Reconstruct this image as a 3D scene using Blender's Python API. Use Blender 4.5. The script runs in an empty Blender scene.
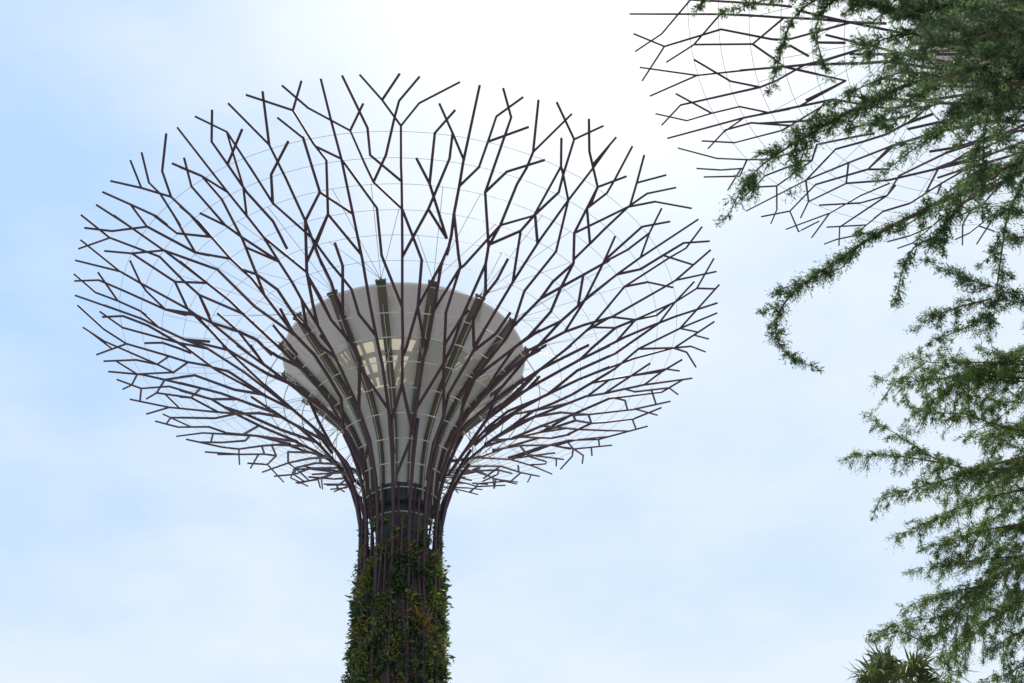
import bpy, math, random
import numpy as np
from mathutils import Vector, Matrix

scene = bpy.context.scene
COL = scene.collection
D = 58.0                                   # metres from the camera to the first tower

# ------------------------------------------------------------------ camera, sky, sun
cam = bpy.data.objects.new('camera', bpy.data.cameras.new('camera'))
COL.objects.link(cam)
cam.data.sensor_width = 36.0
cam.data.lens = 35.0
cam.data.clip_start = 0.1
cam.data.clip_end = 9000
_R = Vector((0.99405, -0.09764, -0.04834)); _U = Vector((-0.02464, -0.63367, 0.77321)); _F = Vector((0.10613, 0.76742, 0.63230))
m = Matrix((( _R.x, _U.x, -_F.x, 0), (_R.y, _U.y, -_F.y, 0), (_R.z, _U.z, -_F.z, 1.6), (0, 0, 0, 1)))
cam.matrix_world = m
cam.data.dof.use_dof = True
cam.data.dof.focus_distance = 68.0
cam.data.dof.aperture_fstop = 4.5
scene.camera = cam

SUN_AZ, SUN_EL = math.radians(23.4), math.radians(62.0)
SKY_STRENGTH, SUN_STRENGTH, EXPOSURE = 0.10, 4.8, 0.3
scene.view_settings.view_transform = 'Standard'
scene.view_settings.look = 'None'
scene.view_settings.exposure = EXPOSURE
scene.view_settings.gamma = 1.0
w = bpy.data.worlds.new('World'); scene.world = w; w.use_nodes = True
nt = w.node_tree; nt.nodes.clear()
def N(t, **k):
    n = nt.nodes.new(t)
    for a, b in k.items(): setattr(n, a, b)
    return n
out = N('ShaderNodeOutputWorld'); bg = N('ShaderNodeBackground'); bg.inputs['Strength'].default_value = SKY_STRENGTH
sky = N('ShaderNodeTexSky', sky_type='NISHITA', sun_disc=False)
sky.sun_elevation = SUN_EL; sky.sun_rotation = SUN_AZ
sky.air_density = 1.0; sky.dust_density = 1.5; sky.ozone_density = 1.5; sky.altitude = 10
# thin high cloud veil: brighter towards the sun (forward scattering) and whiter towards the horizon
geo = N('ShaderNodeTexCoord'); mp = N('ShaderNodeMapping'); mp.inputs['Scale'].default_value = (1.0, 1.3, 2.2)
nz = N('ShaderNodeTexNoise'); nz.inputs['Scale'].default_value = 3.2; nz.inputs['Detail'].default_value = 7; nz.inputs['Roughness'].default_value = 0.55
rmp = N('ShaderNodeMapRange'); rmp.inputs['From Min'].default_value = 0.3; rmp.inputs['From Max'].default_value = 0.7
rmp.inputs['To Min'].default_value = -0.40; rmp.inputs['To Max'].default_value = 0.40
mix = N('ShaderNodeMixRGB')
dot = N('ShaderNodeVectorMath', operation='DOT_PRODUCT'); dot.inputs[1].default_value = (math.sin(SUN_AZ) * math.cos(SUN_EL), math.cos(SUN_AZ) * math.cos(SUN_EL), math.sin(SUN_EL))
fwd = N('ShaderNodeMapRange'); fwd.inputs['From Min'].default_value = 0.93; fwd.inputs['From Max'].default_value = 0.995
veil = N('ShaderNodeMixRGB'); veil.inputs['Color2'].default_value = (9.0, 9.1, 9.2, 1)
sep = N('ShaderNodeSeparateXYZ'); low = N('ShaderNodeMapRange'); low.inputs['From Min'].default_value = 0.66; low.inputs['From Max'].default_value = 0.30
# the cloud veil thickens towards the right of the view; noise breaks it up
bank = N('ShaderNodeMapRange'); bank.inputs['From Min'].default_value = -0.42; bank.inputs['From Max'].default_value = -0.12; bank.inputs['To Max'].default_value = 0.85
addn = N('ShaderNodeMath', operation='ADD'); addl = N('ShaderNodeMath', operation='MAXIMUM'); addn.use_clamp = True
mix.inputs['Fac'].default_value = 0.93
veil2 = N('ShaderNodeMixRGB'); veil2.inputs['Color1'].default_value = (4.2, 6.05, 8.8, 1); veil2.inputs['Color2'].default_value = (6.75, 7.6, 8.6, 1)
L = nt.links.new
L(geo.outputs['Generated'], mp.inputs['Vector']); L(mp.outputs['Vector'], nz.inputs['Vector']); L(nz.outputs['Fac'], rmp.inputs['Value'])
L(geo.outputs['Generated'], dot.inputs[0]); L(dot.outputs['Value'], fwd.inputs['Value'])
L(geo.outputs['Generated'], sep.inputs[0]); L(sep.outputs['Z'], low.inputs['Value']); L(sep.outputs['X'], bank.inputs['Value'])
L(low.outputs['Result'], addl.inputs[0]); L(bank.outputs['Result'], addl.inputs[1]); L(addl.outputs[0], addn.inputs[0]); L(rmp.outputs['Result'], addn.inputs[1])
L(addn.outputs[0], veil2.inputs['Fac']); L(veil2.outputs['Color'], veil.inputs['Color1']); L(fwd.outputs['Result'], veil.inputs['Fac'])
L(sky.outputs['Color'], mix.inputs['Color1']); L(veil.outputs['Color'], mix.inputs['Color2'])
L(mix.outputs['Color'], bg.inputs['Color']); L(bg.outputs['Background'], out.inputs['Surface'])
sl = bpy.data.lights.new('sun', 'SUN'); sl.energy = SUN_STRENGTH; sl.angle = math.radians(0.5); sl.color = (1, 0.95, 0.87)
so = bpy.data.objects.new('sun', sl); COL.objects.link(so)
sdir = Vector((math.sin(SUN_AZ) * math.cos(SUN_EL), math.cos(SUN_AZ) * math.cos(SUN_EL), math.sin(SUN_EL)))
so.rotation_euler = sdir.to_track_quat('Z', 'Y').to_euler(); so.location = (0, 0, 90)

# ------------------------------------------------------------------ materials
def mat(name, col, rough=0.6, metal=0.0, vary=0.0, scale=3.0, island=None, trans=0.0, tcol=None, bump=0.0, patch=0.0):
    """procedural material: noise-varied colour, optional per-leaf variation and see-through light"""
    mt = bpy.data.materials.new(name); mt.use_nodes = True
    t = mt.node_tree; b = t.nodes['Principled BSDF']; o = t.nodes['Material Output']
    b.inputs['Roughness'].default_value = rough; b.inputs['Metallic'].default_value = metal
    if island:
        g = t.nodes.new('ShaderNodeNewGeometry'); cr = t.nodes.new('ShaderNodeValToRGB')
        el = cr.color_ramp.elements
        while len(el) < len(island): el.new(0.5)
        for e, (p, c) in zip(el, island): e.position = p; e.color = (*c, 1)
        fac = g.outputs['Random Per Island']
        if patch:                                   # neighbouring leaves belong to the same plant and share a tint
            tc = t.nodes.new('ShaderNodeTexCoord'); vo = t.nodes.new('ShaderNodeTexVoronoi'); vo.inputs['Scale'].default_value = patch
            sx = t.nodes.new('ShaderNodeSeparateColor'); mm = t.nodes.new('ShaderNodeMixRGB'); mm.inputs['Fac'].default_value = 0.62
            t.links.new(tc.outputs['Object'], vo.inputs['Vector']); t.links.new(vo.outputs['Color'], sx.inputs['Color'])
            t.links.new(fac, mm.inputs['Color1']); t.links.new(sx.outputs['Red'], mm.inputs['Color2']); fac = mm.outputs['Color']
        t.links.new(fac, cr.inputs['Fac']); csock = cr.outputs['Color']
    else:
        tc = t.nodes.new('ShaderNodeTexCoord'); n = t.nodes.new('ShaderNodeTexNoise'); n.inputs['Scale'].default_value = scale; n.inputs['Detail'].default_value = 6
        cr = t.nodes.new('ShaderNodeValToRGB')
        cr.color_ramp.elements[0].position = 0.3; cr.color_ramp.elements[1].position = 0.7
        cr.color_ramp.elements[0].color = (*[max(0, c * (1 - vary)) for c in col], 1)
        cr.color_ramp.elements[1].color = (*[min(1, c * (1 + vary)) for c in col], 1)
        t.links.new(tc.outputs['Object'], n.inputs['Vector']); t.links.new(n.outputs['Fac'], cr.inputs['Fac']); csock = cr.outputs['Color']
        if bump:
            bp = t.nodes.new('ShaderNodeBump'); bp.inputs['Strength'].default_value = bump
            t.links.new(n.outputs['Fac'], bp.inputs['Height']); t.links.new(bp.outputs['Normal'], b.inputs['Normal'])
    t.links.new(csock, b.inputs['Base Color'])
    if trans:
        tr = t.nodes.new('ShaderNodeBsdfTranslucent'); ms = t.nodes.new('ShaderNodeMixShader'); ms.inputs['Fac'].default_value = trans
        if tcol: tr.inputs['Color'].default_value = (*tcol, 1)
        else: t.links.new(csock, tr.inputs['Color'])
        t.links.new(b.outputs['BSDF'], ms.inputs[1]); t.links.new(tr.outputs['BSDF'], ms.inputs[2]); t.links.new(ms.outputs['Shader'], o.inputs['Surface'])
    return mt
M = {}
M['steel'] = mat('purple_painted_steel', (0.038, 0.014, 0.023), 0.65, 0, 0.25, 0.8)
M['cable'] = mat('galvanised_cable', (0.42, 0.42, 0.44), 0.5, 0.3, 0.15, 2)
M['tie'] = mat('pale_hoop_tube', (0.48, 0.46, 0.40), 0.5, 0.0, 0.25, 1.5)
M['shell'] = mat('grey_cladding', (0.50, 0.465, 0.455), 0.45, 0.0, 0.06, 0.25)
M['coping'] = mat('pale_coping', (0.70, 0.70, 0.70), 0.4, 0.2, 0.05, 0.5)
M['cone'] = mat('grey_cone_cladding', (0.40, 0.385, 0.365), 0.4, 0.0, 0.10, 0.22)
M['glaze'] = mat('cream_membrane', (0.46, 0.44, 0.39), 0.4, 0.0, 0.05, 0.5, trans=0.29, tcol=(0.66, 0.61, 0.48))
M['fin'] = mat('olive_fin_paint', (0.075, 0.062, 0.043), 0.55, 0.0, 0.2, 0.6)
M['finlight'] = mat('fin_light_channel', (0.34, 0.33, 0.26), 0.5, 0.0, 0.2, 1.0)
M['dark'] = mat('dark_grille', (0.030, 0.034, 0.034), 0.6, 0.0, 0.3, 1.5)
M['core'] = mat('green_grey_core', (0.022, 0.031, 0.029), 0.55, 0.0, 0.6, 0.35, bump=0.1)
M['panel'] = mat('planter_panel', (0.060, 0.058, 0.052), 0.85, 0.0, 0.6, 0.45, bump=0.3)
M['bark'] = mat('brown_bark', (0.115, 0.078, 0.055), 0.9, 0, 0.4, 9, bump=0.4)
M['bark2'] = mat('pale_bark', (0.16, 0.105, 0.075), 0.9, 0, 0.4, 7, bump=0.4)
M['needle'] = mat('dark_needles', None, 0.55, island=[(0, (0.034, 0.066, 0.030)), (0.45, (0.075, 0.125, 0.050)), (0.85, (0.13, 0.19, 0.065)), (1, (0.18, 0.22, 0.07))], trans=0.55)
M['needle2'] = mat('soft_needles', None, 0.55, island=[(0, (0.060, 0.110, 0.030)), (0.45, (0.110, 0.180, 0.045)), (0.85, (0.17, 0.24, 0.058)), (1, (0.22, 0.27, 0.07))], trans=0.60)
M['creeper'] = mat('climbing_leaves', None, 0.5, island=[(0, (0.022, 0.045, 0.018)), (0.32, (0.050, 0.088, 0.026)), (0.52, (0.10, 0.145, 0.032)), (0.66, (0.22, 0.23, 0.04)), (0.76, (0.09, 0.11, 0.03)), (0.90, (0.26, 0.095, 0.040)), (1.0, (0.20, 0.17, 0.03))], trans=0.4, patch=0.75)
M['palm'] = mat('palm_leaf', None, 0.5, island=[(0, (0.055, 0.085, 0.03)), (0.6, (0.10, 0.13, 0.04)), (0.92, (0.16, 0.17, 0.05)), (1, (0.16, 0.10, 0.035))], trans=0.3)
M['ground'] = mat('paving_and_lawn', (0.27, 0.275, 0.26), 0.9, 0, 0.25, 0.05)

# ------------------------------------------------------------------ mesh helpers
class MB:
    def __init__(s): s.v = []; s.f = []
    def add(s, v, f):
        o = len(s.v); s.v += [tuple(p) for p in v]; s.f += [tuple(i + o for i in q) for q in f]
    def tube(s, pts, rad, n=6, cap=True):
        pts = [np.array(p, float) for p in pts]
        if not hasattr(rad, '__len__'): rad = [rad] * len(pts)
        ups = np.array((0.0, 0, 1)); k = len(pts); vs = []
        tang = []
        for i in range(k):
            a = pts[max(0, i - 1)]; b = pts[min(k - 1, i + 1)]; t = b - a; tang.append(t / (np.linalg.norm(t) + 1e-9))
        u = np.cross(tang[0], ups)
        if np.linalg.norm(u) < 1e-3: u = np.array((1.0, 0, 0))
        for i in range(k):
            t = tang[i]; u = u - t * u.dot(t); u /= np.linalg.norm(u) + 1e-9; q = np.cross(t, u)
            for j in range(n):
                a = 2 * math.pi * j / n; vs.append(pts[i] + rad[i] * (math.cos(a) * u + math.sin(a) * q))
        fs = []
        for i in range(k - 1):
            for j in range(n):
                fs.append((i * n + j, i * n + (j + 1) % n, (i + 1) * n + (j + 1) % n, (i + 1) * n + j))
        if cap: fs += [tuple(range(n))[::-1], tuple((k - 1) * n + j for j in range(n))]
        s.add(vs, fs)
    def lathe(s, prof, n=96, close=False, a0=0.0, a1=2 * math.pi):
        vs = []; fs = []; k = len(prof)
        for j in range(n):
            a = a0 + (a1 - a0) * j / n
            for r, z in prof: vs.append((r * math.sin(a), -r * math.cos(a), z))
        kk = k if close else k - 1
        for j in range(n):
            jn = (j + 1) % n
            for i in range(kk):
                i2 = (i + 1) % k
                fs.append((j * k + i, jn * k + i, jn * k + i2, j * k + i2))
        s.add(vs, fs)
    def box(s, c, e1, e2, e3):
        c, e1, e2, e3 = [np.array(q, float) for q in (c, e1, e2, e3)]
        vs = [c + a * e1 + b * e2 + d * e3 for a in (-1, 1) for b in (-1, 1) for d in (-1, 1)]
        s.add(vs, [(0, 1, 3, 2), (4, 6, 7, 5), (0, 4, 5, 1), (2, 3, 7, 6), (0, 2, 6, 4), (1, 5, 7, 3)])
    def build(s, name, m, parent=None, smooth=False):
        me = bpy.data.meshes.new(name); me.from_pydata(s.v, [], s.f); me.update()
        if smooth: me.polygons.foreach_set('use_smooth', [True] * len(me.polygons))
        me.materials.append(m)
        o = bpy.data.objects.new(name, me); COL.objects.link(o)
        if parent: o.parent = parent
        return o
def quads_obj(name, V, m, parent=None):
    """V: (n,4,3) array of leaf quads as one mesh"""
    n = len(V); me = bpy.data.meshes.new(name)
    me.vertices.add(n * 4); me.vertices.foreach_set('co', V.astype(np.float32).ravel())
    me.loops.add(n * 4); me.loops.foreach_set('vertex_index', np.arange(n * 4, dtype=np.int32))
    me.polygons.add(n); me.polygons.foreach_set('loop_start', np.arange(0, n * 4, 4, dtype=np.int32))
    me.polygons.foreach_set('loop_total', np.full(n, 4, dtype=np.int32))
    me.update(calc_edges=True); me.validate()
    me.materials.append(m); o = bpy.data.objects.new(name, me); COL.objects.link(o)
    if parent: o.parent = parent
    return o
def tag(o, label=None, cat=None, group=None, kind=None):
    for k, v in (('label', label), ('category', cat), ('group', group), ('kind', kind)):
        if v: o[k] = v
    return o
def empty(name, loc):
    o = bpy.data.objects.new(name, None); COL.objects.link(o); o.location = loc; o.empty_display_size = 0.5
    return o
def unit(v): return v / (np.linalg.norm(v, axis=-1, keepdims=True) + 1e-9)

# ------------------------------------------------------------------ ground
g = MB(); g.add([(-4000, -4000, 0), (4000, -4000, 0), (4000, 4000, 0), (-4000, 4000, 0)], [(0, 1, 2, 3)])
tag(g.build('ground', M['ground']), kind='structure')

# ------------------------------------------------------------------ the two steel canopy towers
PR = np.array([(.058,.0),(.050,.15),(.0455,.30),(.0445,.50),(.0448,.535),(.047,.557),(.0515,.58),(.059,.604),(.071,.6285),(.087,.651),(.104,.6735),(.125,.6935),(.148,.7095),(.171,.7245),(.205,.744),(.24,.7635),(.275,.7805),(.31,.7955),(.348,.8104),(.375,.820),(.403,.8295),(.44,.842)]) * D
Z0 = 1.6                                   # the profile heights are measured from eye level
PZ = PR[:, 1].copy(); PZ[0] = -Z0
def zr(r):                                 # canopy height above ground at radius r (flaring part)
    return float(np.interp(r, PR[4:, 0], PR[4:, 1])) + Z0
def P3(th, r, dz=0.0):
    a = math.radians(th); return (r * math.sin(a), -r * math.cos(a), zr(r) + dz)
def rod_radius(r): return float(np.interp(r, [4.2, 10, 18, 24], [0.115, 0.105, 0.086, 0.070]))
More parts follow.
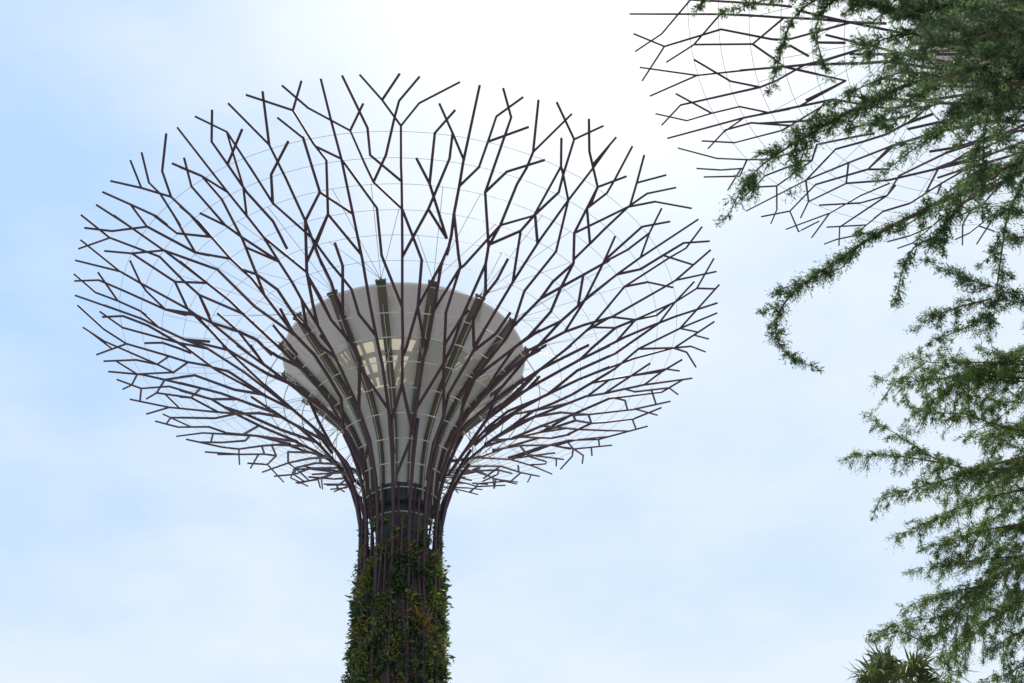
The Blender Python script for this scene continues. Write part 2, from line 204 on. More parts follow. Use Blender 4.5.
NODES_A = "2903,2391 2886,1946 2840,1443 2276,591 1027,366;-257,2337 -256,2101 -251,1880 -253,1558 -252,1290 -259,1036 -253,787 -243,698 -225,498 -237,409;3343,2337 3344,2101 3349,1880 3347,1558 3348,1290 3341,1036 3347,787 3357,698 3375,498 3363,409;-3339,2339 -3288,2191 -3288,2076 -3290,1732 -3187,1433 -3165,1331 -3099,1188 -3090,1152 -3090,1003 -2974,859 -2971,824 -2968,789 -2964,754 -2961,720 -2958,685 -2955,650 -2951,615 -2948,580 -2945,546 -2942,511;136,2326 23,2183 -33,2050 -34,1825 -32,1731 -31,1572 -30,1362 -31,1008 -27,845 -32,599;-3464,2326 -3577,2183 3567,2050 3566,1825 3568,1731 3569,1572 3570,1362 3569,1008 3573,845 3568,599;2953,2335 2980,2041 2968,1572 2973,985 2971,950 2969,915 2966,881 2964,846 2961,811 2959,776 2956,741 2954,707 2951,672 2949,637 2946,602;261,2339 312,2191 312,2076 310,1732 413,1433 435,1331 501,1188 510,1152 510,1003 626,859;541,2343 603,2180 713,2026 763,1722 870,1575 916,1417 983,1272 993,1078 966,977;-2928,1726 -2861,1232 -1955,500;650,2269 651,2107 645,1869 639,1582 635,1291 626,859;-2408,2357 -2459,2195 -2450,1838 -2510,1730 -2507,1386 -2529,1058;-2565,2318 -2663,2073 -2698,1919 -2663,1529 -2529,1058;-2372,2032 -2341,1637 -2213,1340 -2061,1070 -1939,868;-2022,1695 -1990,1349 -1966,1089 -1928,924 -1948,816 -1743,562;568,1988 645,1869 748,1570 733,1278 825,1065 841,996 832,872;2643,1919 2600,1586 2520,1114 2405,770;1536,1500 1512,1279 1481,976 1373,679 1387,579 1399,480;2076,1644 2162,1381 2195,1108 2258,866 1942,629;-362,2039 -368,1712 -475,1572 -584,1294 -646,1118 -697,992;-1665,1545 -1736,1335 -1738,975 -1671,767 -1578,526;1733,1508 1714,1254 1700,986 1646,705 1550,497;-329,1971 -251,1880 -142,1579 -143,1307 -31,1008;3271,1971 3349,1880 3458,1579 3457,1307 3569,1008;-480,2342 -364,2194 -334,1991 -306,1885 -364,1578 -469,1428;3120,2342 3236,2194 3266,1991 3294,1885 3236,1578 3131,1428;-3174,2355 -3066,2201 -3032,1988 -3009,1884 -3050,1696 -3070,1582 -3186,1445;426,2355 534,2201 568,1988 591,1884 550,1696 530,1582 414,1445;3118,1345 3131,1202 3120,1053 3112,829 3119,721 2914,519 2918,484 2921,449;-1677,2331 -1770,2167 -1822,2017 -1805,1706 -1790,1544 -1727,1363;1785,1518 1865,1244 1871,1094 1845,931 1923,797 1879,572;-1386,2329 -1258,2173 -1190,1866 -1223,1666 -1234,1552 -1318,1438;1168,1073 1134,991 1096,867 1080,713 1011,592 965,495 1009,407 1000,317;-3409,1281 -3406,1152 -3401,998 -3400,790 -3418,731 -3430,492 -3425,409;191,1281 194,1152 199,998 200,790 182,731 170,492 175,409;302,1276 292,1001 356,822 405,724 622,504 619,428;-3298,1276 -3308,1001 -3244,822 -3195,724 -2978,504 -2981,428;3059,2332 3118,2044 3122,1840 3125,1572 3117,1305;-541,2332 -482,2044 -478,1840 -475,1572 -483,1305;2009,1604 1966,1383 1967,965 1950,653;-1112,1041 -1107,920 -1086,822 -1085,714 -1063,611 -1052,498 -968,385 -978,316;1626,2344 1641,2052 1676,1728 1773,1559 1833,1374;2385,2412 2522,2061 2536,1714 2630,1488;1672,2336 1766,2045 1743,1705 1727,1358;2187,2345 2232,2022 2217,1553 2166,1351;193,2327 195,1873 200,1735 203,1573 213,1439 211,1328;-3407,2327 -3405,1873 -3400,1735 -3397,1573 -3387,1439 -3389,1328;-2255,2269 -2284,2021 -2263,1580 -2191,1291;2432,2035 2397,1617 2195,1108;-2535,2370 -2516,2012 -2507,1386;-917,1034 -874,855 -879,715 -871,600 -1052,498 -991,336;-2722,2288 -2783,1741 -2815,1636 -2647,1396;1568,2336 1550,2016 1541,1800 1532,1615 1525,1358;-3000,1829 -2970,1331 -2958,994 -2957,960 -2955,925 -2953,890;-482,1345 -469,1202 -480,1053 -488,829 -481,721 -686,519;-2099,1745 -2107,1483 -2213,1340 -2305,1162 -2392,891;2812,1961 2775,1586 2520,1114;-1798,2338 -1851,2192 -1910,1818 -1938,1704 -1790,1544;-724,2309 -718,1887 -709,1721 -699,1571 -701,1384;1160,2334 1207,2182 1203,2062 1196,1718 1284,1456;-809,2143 -764,2035 -757,1871 -798,1611 -865,1390 -904,1289;372,2332 426,2040 429,1940 421,1832 427,1571 413,1433;-3228,2332 -3174,2040 -3171,1940 -3179,1832 -3173,1571 -3187,1433;-596,2330 -656,2176 -654,2025 -650,1839 -616,1629 -618,1594 -619,1559 -620,1525 -622,1490 -623,1455;1698,971 1582,737 1531,596 1399,432 1259,340;-1379,936 -1334,817 -1317,705 -1474,593 -1575,484 -1413,384 -1406,333;3569,1572 -3576,1410 -3522,1283 -3518,1005 -3406,771;-31,1572 24,1410 78,1283 82,1005 194,771;-2163,1405 -2161,1233 -2230,967 -2032,628;544,2025 550,1696 427,1571 321,1292 301,1265;-3056,2025 -3050,1696 -3173,1571 -3279,1292 -3299,1265;-2928,1726 -2746,1335 -2652,950;-2057,2320 -2032,2016 -2031,1826 -2005,1449;-1115,1772 -1024,1564 -1016,1270 -911,997;1970,1249 1845,931 1696,778 1510,560;3074,2388 3122,1995 3104,1544;-1282,2332 -1224,2179 -1103,2023 -1040,1721 -996,1654;-1448,2337 -1388,2046 -1388,1893 -1370,1577 -1372,1513;-1666,2170 -1717,2011 -1658,1603 -1577,1388;-2105,2299 -2148,2127 -2084,1826 -2107,1500;1871,2158 1931,2016 1899,1759 1825,1384;-774,2172 -826,2019 -822,1734 -794,1629 -701,1408;1121,2335 1108,1900 1103,1721 1098,1509;-2947,2290 -2928,1726 -3050,1910;2027,2371 2012,1915 2001,1558;-1552,2334 -1491,2170 -1483,2003 -1461,1708 -1418,1573;-3127,2338 -3193,1766 -3170,1554;-1137,1755 -1134,1555 -1122,1391 -1124,1286 -1113,999;-3461,2033 -3457,1885 -3514,1578 -3576,1410 3570,1296;139,2033 143,1885 86,1578 24,1410 -30,1296;2460,1612 2487,1439 2249,909;-2598,2230 -2618,1973 -2599,1644 -2516,1475;3284,2190 3399,2033 3433,1830 3456,1730 3569,1572;-316,2190 -201,2033 -167,1830 -144,1730 -31,1572;1280,2331 1335,2045 1337,1961 1331,1585 1330,1562;2433,1254 2481,916 2276,591;1062,2333 937,2183 871,2045 865,1846 863,1728;-1965,1665 -1895,1522 -1867,1212 -1739,990;-1619,2132 -1603,1860 -1608,1734 -1605,1555 -1577,1388;2756,2418 2688,2227 2635,1947 2562,1737;1347,1010 1311,843 1245,677 1064,519 998,445;-3388,1382 -3409,1281 -3518,1013 -3592,781 3571,731;212,1382 191,1281 82,1013 8,781 -29,731;-1331,2173 -1265,2017 -1260,1714 -1134,1555;1328,2335 1437,2180 1458,2010 1443,1710;-585,1975 -575,1725 -496,1509 -478,1470 -436,1313;3015,1975 3025,1725 3104,1509 3122,1470 3164,1313;1431,1359 1386,1148 1347,1010 1412,722;2025,2286 2104,2160 2076,1644;-2409,923 -2513,772 -2581,587 -2739,498 -2821,463 -2903,428;-923,1971 -911,1834 -916,1726 -920,1562 -901,1401 -904,1289;2564,2331 2636,1979 2611,1650;-1989,2297 -1924,1992 -1910,1818 -1804,1690;-196,2342 -143,2040 -145,1886 -32,1731;3404,2342 3457,2040 3455,1886 3568,1731;950,2333 887,2182 871,2045 822,1879 763,1722;-654,2338 -592,2190 -651,1871 -709,1721;1103,1658 1099,1441 1098,1277 1138,1006;1854,2346 1791,2189 1766,2033 1676,1728;2233,2316 2321,2141 2342,1846 2336,1698;1239,2341 1178,2183 1173,2030 1164,1861 1103,1721;2217,1553 2070,1215 1967,965;-3579,2332 3562,2191 3546,2091 3512,1883 3456,1730;21,2332 -38,2191 -54,2091 -88,1883 -144,1730;-1577,1388 -1589,1121 -1664,783;2266,1470 2317,1162 2258,866;1330,1562 1254,1382 1192,1255 1083,1001;326,2322 266,2175 263,2022 257,1867 200,1735;-3274,2322 -3334,2175 -3337,2022 -3343,1867 -3400,1735;-1156,2217 -1146,1866 -1046,1608;-1695,2155 -1639,1998 -1631,1819 -1665,1545;2757,2102 2759,1655 2739,1474;1174,1120 1134,991 1197,722 1394,608;-1465,1298 -1591,979 -1680,749;-701,1397 -697,1277 -702,1160 -697,992 -691,840;-1045,2341 -983,2190 -922,2042 -912,1818;-2845,2185 -2898,2010 -2815,1636;3271,1586 3104,1544 2993,1209;-2521,1204 -2627,1022 -2541,698;1332,1252 1347,1010 1463,735;976,1749 1100,1466 1192,1255;-2167,2008 -2150,1688 -2015,1522;1545,1882 1630,1546 1621,1352;-1265,2017 -1146,1866 -1134,1555;-1967,2184 -2036,2058 -1938,1704;-3000,1652 -3049,1644 -3102,1188;-2507,1386 -2392,891;966,977 1000,794 1059,670 991,545;-1517,2340 -1566,2186 -1558,2032 -1555,1871 -1564,1829;2845,2334 2712,2119 2635,1947;3164,1313 3209,1207 3242,1136 3244,987 3344,853;-436,1313 -391,1207 -358,1136 -356,987 -256,853;2488,2134 2535,1793 2611,1650;1026,1150 971,992 866,782 808,702;-2622,1314 -2455,855;-721,939 -692,847 -699,713 -670,530;1628,1498 1607,1251 1703,1033;22,1869 80,1727 193,1422;-3578,1869 -3520,1727 -3407,1422;-2889,2289 -2777,1817;832,872 807,716 817,602 965,495;-3072,2410 -2898,2010;-2376,2135 -2341,1637;1457,1974 1485,1866 1443,1710 1330,1562;1051,2177 986,2022 988,1716;-1295,1145 -1371,1023 -1322,715;1007,1738 858,1292;-2685,2369 -2752,2051 -2698,1919;-880,2331 -945,2181 -946,2095 -988,1891;-589,1277 -576,1147 -576,993 -498,844;2076,2201 2061,1869 2011,1740;-1474,1269 -1441,974 -1355,846;-2229,2172 -2167,2008 -2031,1826;-3007,2301 -3054,2063 -3140,2226;-3464,2168 -3520,2021 -3520,1836 -3520,1727;136,2168 80,2021 80,1836 80,1727;3225,1411 3230,1275 3117,991;-375,1411 -370,1275 -483,991;-1353,1410 -1265,1245 -1214,1130 -1227,1007;717,2339 749,2113 760,2028 735,1886;1417,994 1464,889 1394,608;-3114,1888 -3226,1462;-1946,749 -1985,589 -1897,432;-2514,1546 -2294,1182;-670,530 -646,408 -658,307;1948,2333 1825,2169 1766,2033;1954,2188 1917,2047 1899,1759;-910,1473 -859,1407 -808,1273 -815,1088;3159,1915 2968,1572;1942,629 1720,449 1534,376;-1731,1351 -1684,1235 -1733,955;-3242,2364 -3174,1940;1240,1585 1300,1408 1336,1194;-1372,1513 -1353,1410 -1377,1116;1471,2348 1641,2052;-1102,2340 -1064,2149 -1034,2019 -1030,1941;2702,1826 2812,1448;2336,1698 2266,1470 2164,1368;-768,2334 -873,2182 -922,2042;1366,2013 1256,1866 1196,1718;3185,2032 3075,1881 3026,1730;-415,2032 -525,1881 -574,1730;-3122,2022 -3236,1883 -3290,1732;478,2022 364,1883 310,1732;3180,2383 3122,1995;2431,2275 2424,1877;-1305,2009 -1388,1903 -1414,1854 -1461,1708;620,496 589,396 611,306;1832,1867 2001,1558;-2970,1252 -2763,933;-1039,2036 -1029,1870 -916,1726;-1954,2328 -1822,2017;3268,2511 3311,2289 3348,2154;-1770,1862 -1713,1720 -1710,1685 -1707,1650 -1704,1616 -1701,1581 -1698,1546 -1695,1511;1394,2169 1458,2010 1545,1882;1443,1710 1422,1564 1478,1359;-1628,2338 -1611,1961;633,761 583,593 620,496;-3298,2388 -3341,2026;2223,824 1910,569;-2031,1826 -1895,1522;-1259,1406 -1265,1245 -1333,1080;-2172,2321 -2131,2194 -2036,2058;2584,1602 2840,1443;979,2186 1034,2032 1108,1900;-1605,1555 -1472,1248;2232,1958 2131,1831 2082,1697;3453,2340 3511,2195 3567,2050;-147,2340 -89,2195 -33,2050;-3516,2191 -3461,2033 -3405,1892;84,2191 139,2033 195,1892;-2352,2351 -2284,2021;435,1331 422,1009;-3165,1331 -3178,1009;2294,2362 2230,2034;739,1131 738,982 636,834;3236,1578 3038,1343;-364,1578 -562,1343;1034,2032 1029,1868 993,1703;771,2340 824,2187 873,2059;-1372,1513 -1489,1223;-3397,1573 -3326,1339 -3298,1276;203,1573 274,1339 302,1276;3290,2391 3215,2086;-3195,724 -3428,504;405,724 172,504;530,1582 635,1291;-2167,1799 -2150,1688 -2253,1526;3226,1898 3271,1586;-3178,1009 -3172,832 -3195,724;422,1009 428,832 405,724;-1317,705 -1196,592 -1052,498;2358,1461 2317,1162;-699,1571 -584,1294;1685,822 1628,571;302,1276 199,998;-3298,1276 -3401,998;-2107,1483 -1980,1219;-492,706 -235,507;3108,706 3365,507;1397,2335 1335,2045;-1234,1552 -1124,1286;-589,1277 -576,993;-32,599 174,413;3568,599 -3426,413;866,1892 856,1592;485,2329 426,2040;-3115,2329 -3174,2040;-1852,1082 -1948,816;3236,1578 3348,1320;-364,1578 -252,1320;3170,2334 3118,2044;-430,2334 -482,2044;870,1575 849,1414 858,1292;-1342,2333 -1388,2046;3087,2269 2980,2041;2203,2217 2072,2029;-3149,2154 -3050,1910;-2838,2303 -2752,2051;634,978 637,813 632,724;-904,1289 -915,1023;-592,2190 -583,1908;1306,2189 1173,2030;-1219,1089 -1199,985 -1097,855;-230,513 -190,358;3370,513 3410,358;540,1407 539,1270 510,1152;-724,2333 -722,2054;-3050,1910 -3049,1644;-1379,1214 -1369,968;-2244,2350 -2276,2091;2812,1961 2834,2027 2883,1858;-973,1959 -1007,1838 -1040,1721;-815,1088 -790,980 -762,855;2630,1488 2812,1343;2413,2325 2323,2127;-32,599 -221,450;3568,599 3379,450;735,1886 863,1728;858,1292 825,1065;-2609,2099 -2521,1902;-2783,1741 -2668,1556;377,2169 263,2022;-3223,2169 -3337,2022;1971,1011 1923,797;-542,2172 -654,2025;3027,2419 2964,2208;-1006,1125 -1026,908;-2255,2269 -2148,2127;3096,2201 3215,2086;1098,1277 993,1078;2830,2200 2761,1995;-1452,2181 -1558,2032;-3240,2182 -3341,2026;-1668,598 -1547,455;-2347,2174 -2376,2135 -2458,2044;2675,2327 2604,2135;2980,1993 2923,1782;493,2177 544,2025 568,1988;-1040,1721 -920,1562;2166,1351 2312,1192;964,1562 1100,1413;-3464,396 3465,311;136,396 -135,311;-1163,2331 -1154,2106;3232,1712 3347,1558;-368,1712 -253,1558;1422,1564 1300,1408;-3054,2063 -3015,1852;-1461,1708 -1373,1528;2336,1698 2217,1553;-3178,1009 -3244,822;422,1009 356,822;-1675,616 -1731,477;-1605,1555 -1509,1385;-809,1566 -701,1408;1399,480 1315,365;-1239,2382 -1258,2173;652,2331 642,2121;86,1578 193,1422;-3514,1578 -3407,1422;2336,1698 2465,1585;-1234,1552 -1353,1410;-1260,1714 -1370,1577;-2062,424 -1582,360;1708,2215 1641,2052;-1370,1577 -1417,1395;1443,1710 1531,1555;550,1709 638,1558;1865,1540 1970,1398;-702,1160 -795,998;815,709 857,568;-1813,2293 -1888,2158;2137,2356 2076,2201;885,2340 824,2187;2587,2212 2522,2061;930,1863 993,1703;775,2178 713,2026;-2164,1929 -2282,1916;594,2349 534,2201;1322,1543 1305,1371;-370,2340 -316,2190;3230,2340 3284,2190;-823,2184 -764,2035;-931,2340 -983,2190;-2432,2280 -2376,2135;-312,2342 -364,2194;3288,2342 3236,2194;1773,2328 1718,2183;-35,2342 -89,2195;3565,2342 3511,2195;3181,2176 3238,2031;-419,2176 -362,2031;-147,2179 -201,2033;3453,2179 3399,2033;-917,1902 -924,1734;-875,1175 -915,1023;1931,2016 2012,1915;-764,2035 -718,1887;1485,2318 1437,2180;-877,1872 -822,1734;-1069,2174 -1103,2023;-1555,1871 -1608,1734;1468,1393 1512,1279;-1431,1611 -1372,1513;713,2026 739,1912;-769,885 -696,792;-646,408 -841,362;-534,926 -488,829;3066,926 3112,829;1182,774 1143,689;965,495 899,451;451,1052 419,999;-3149,1052 -3181,999"
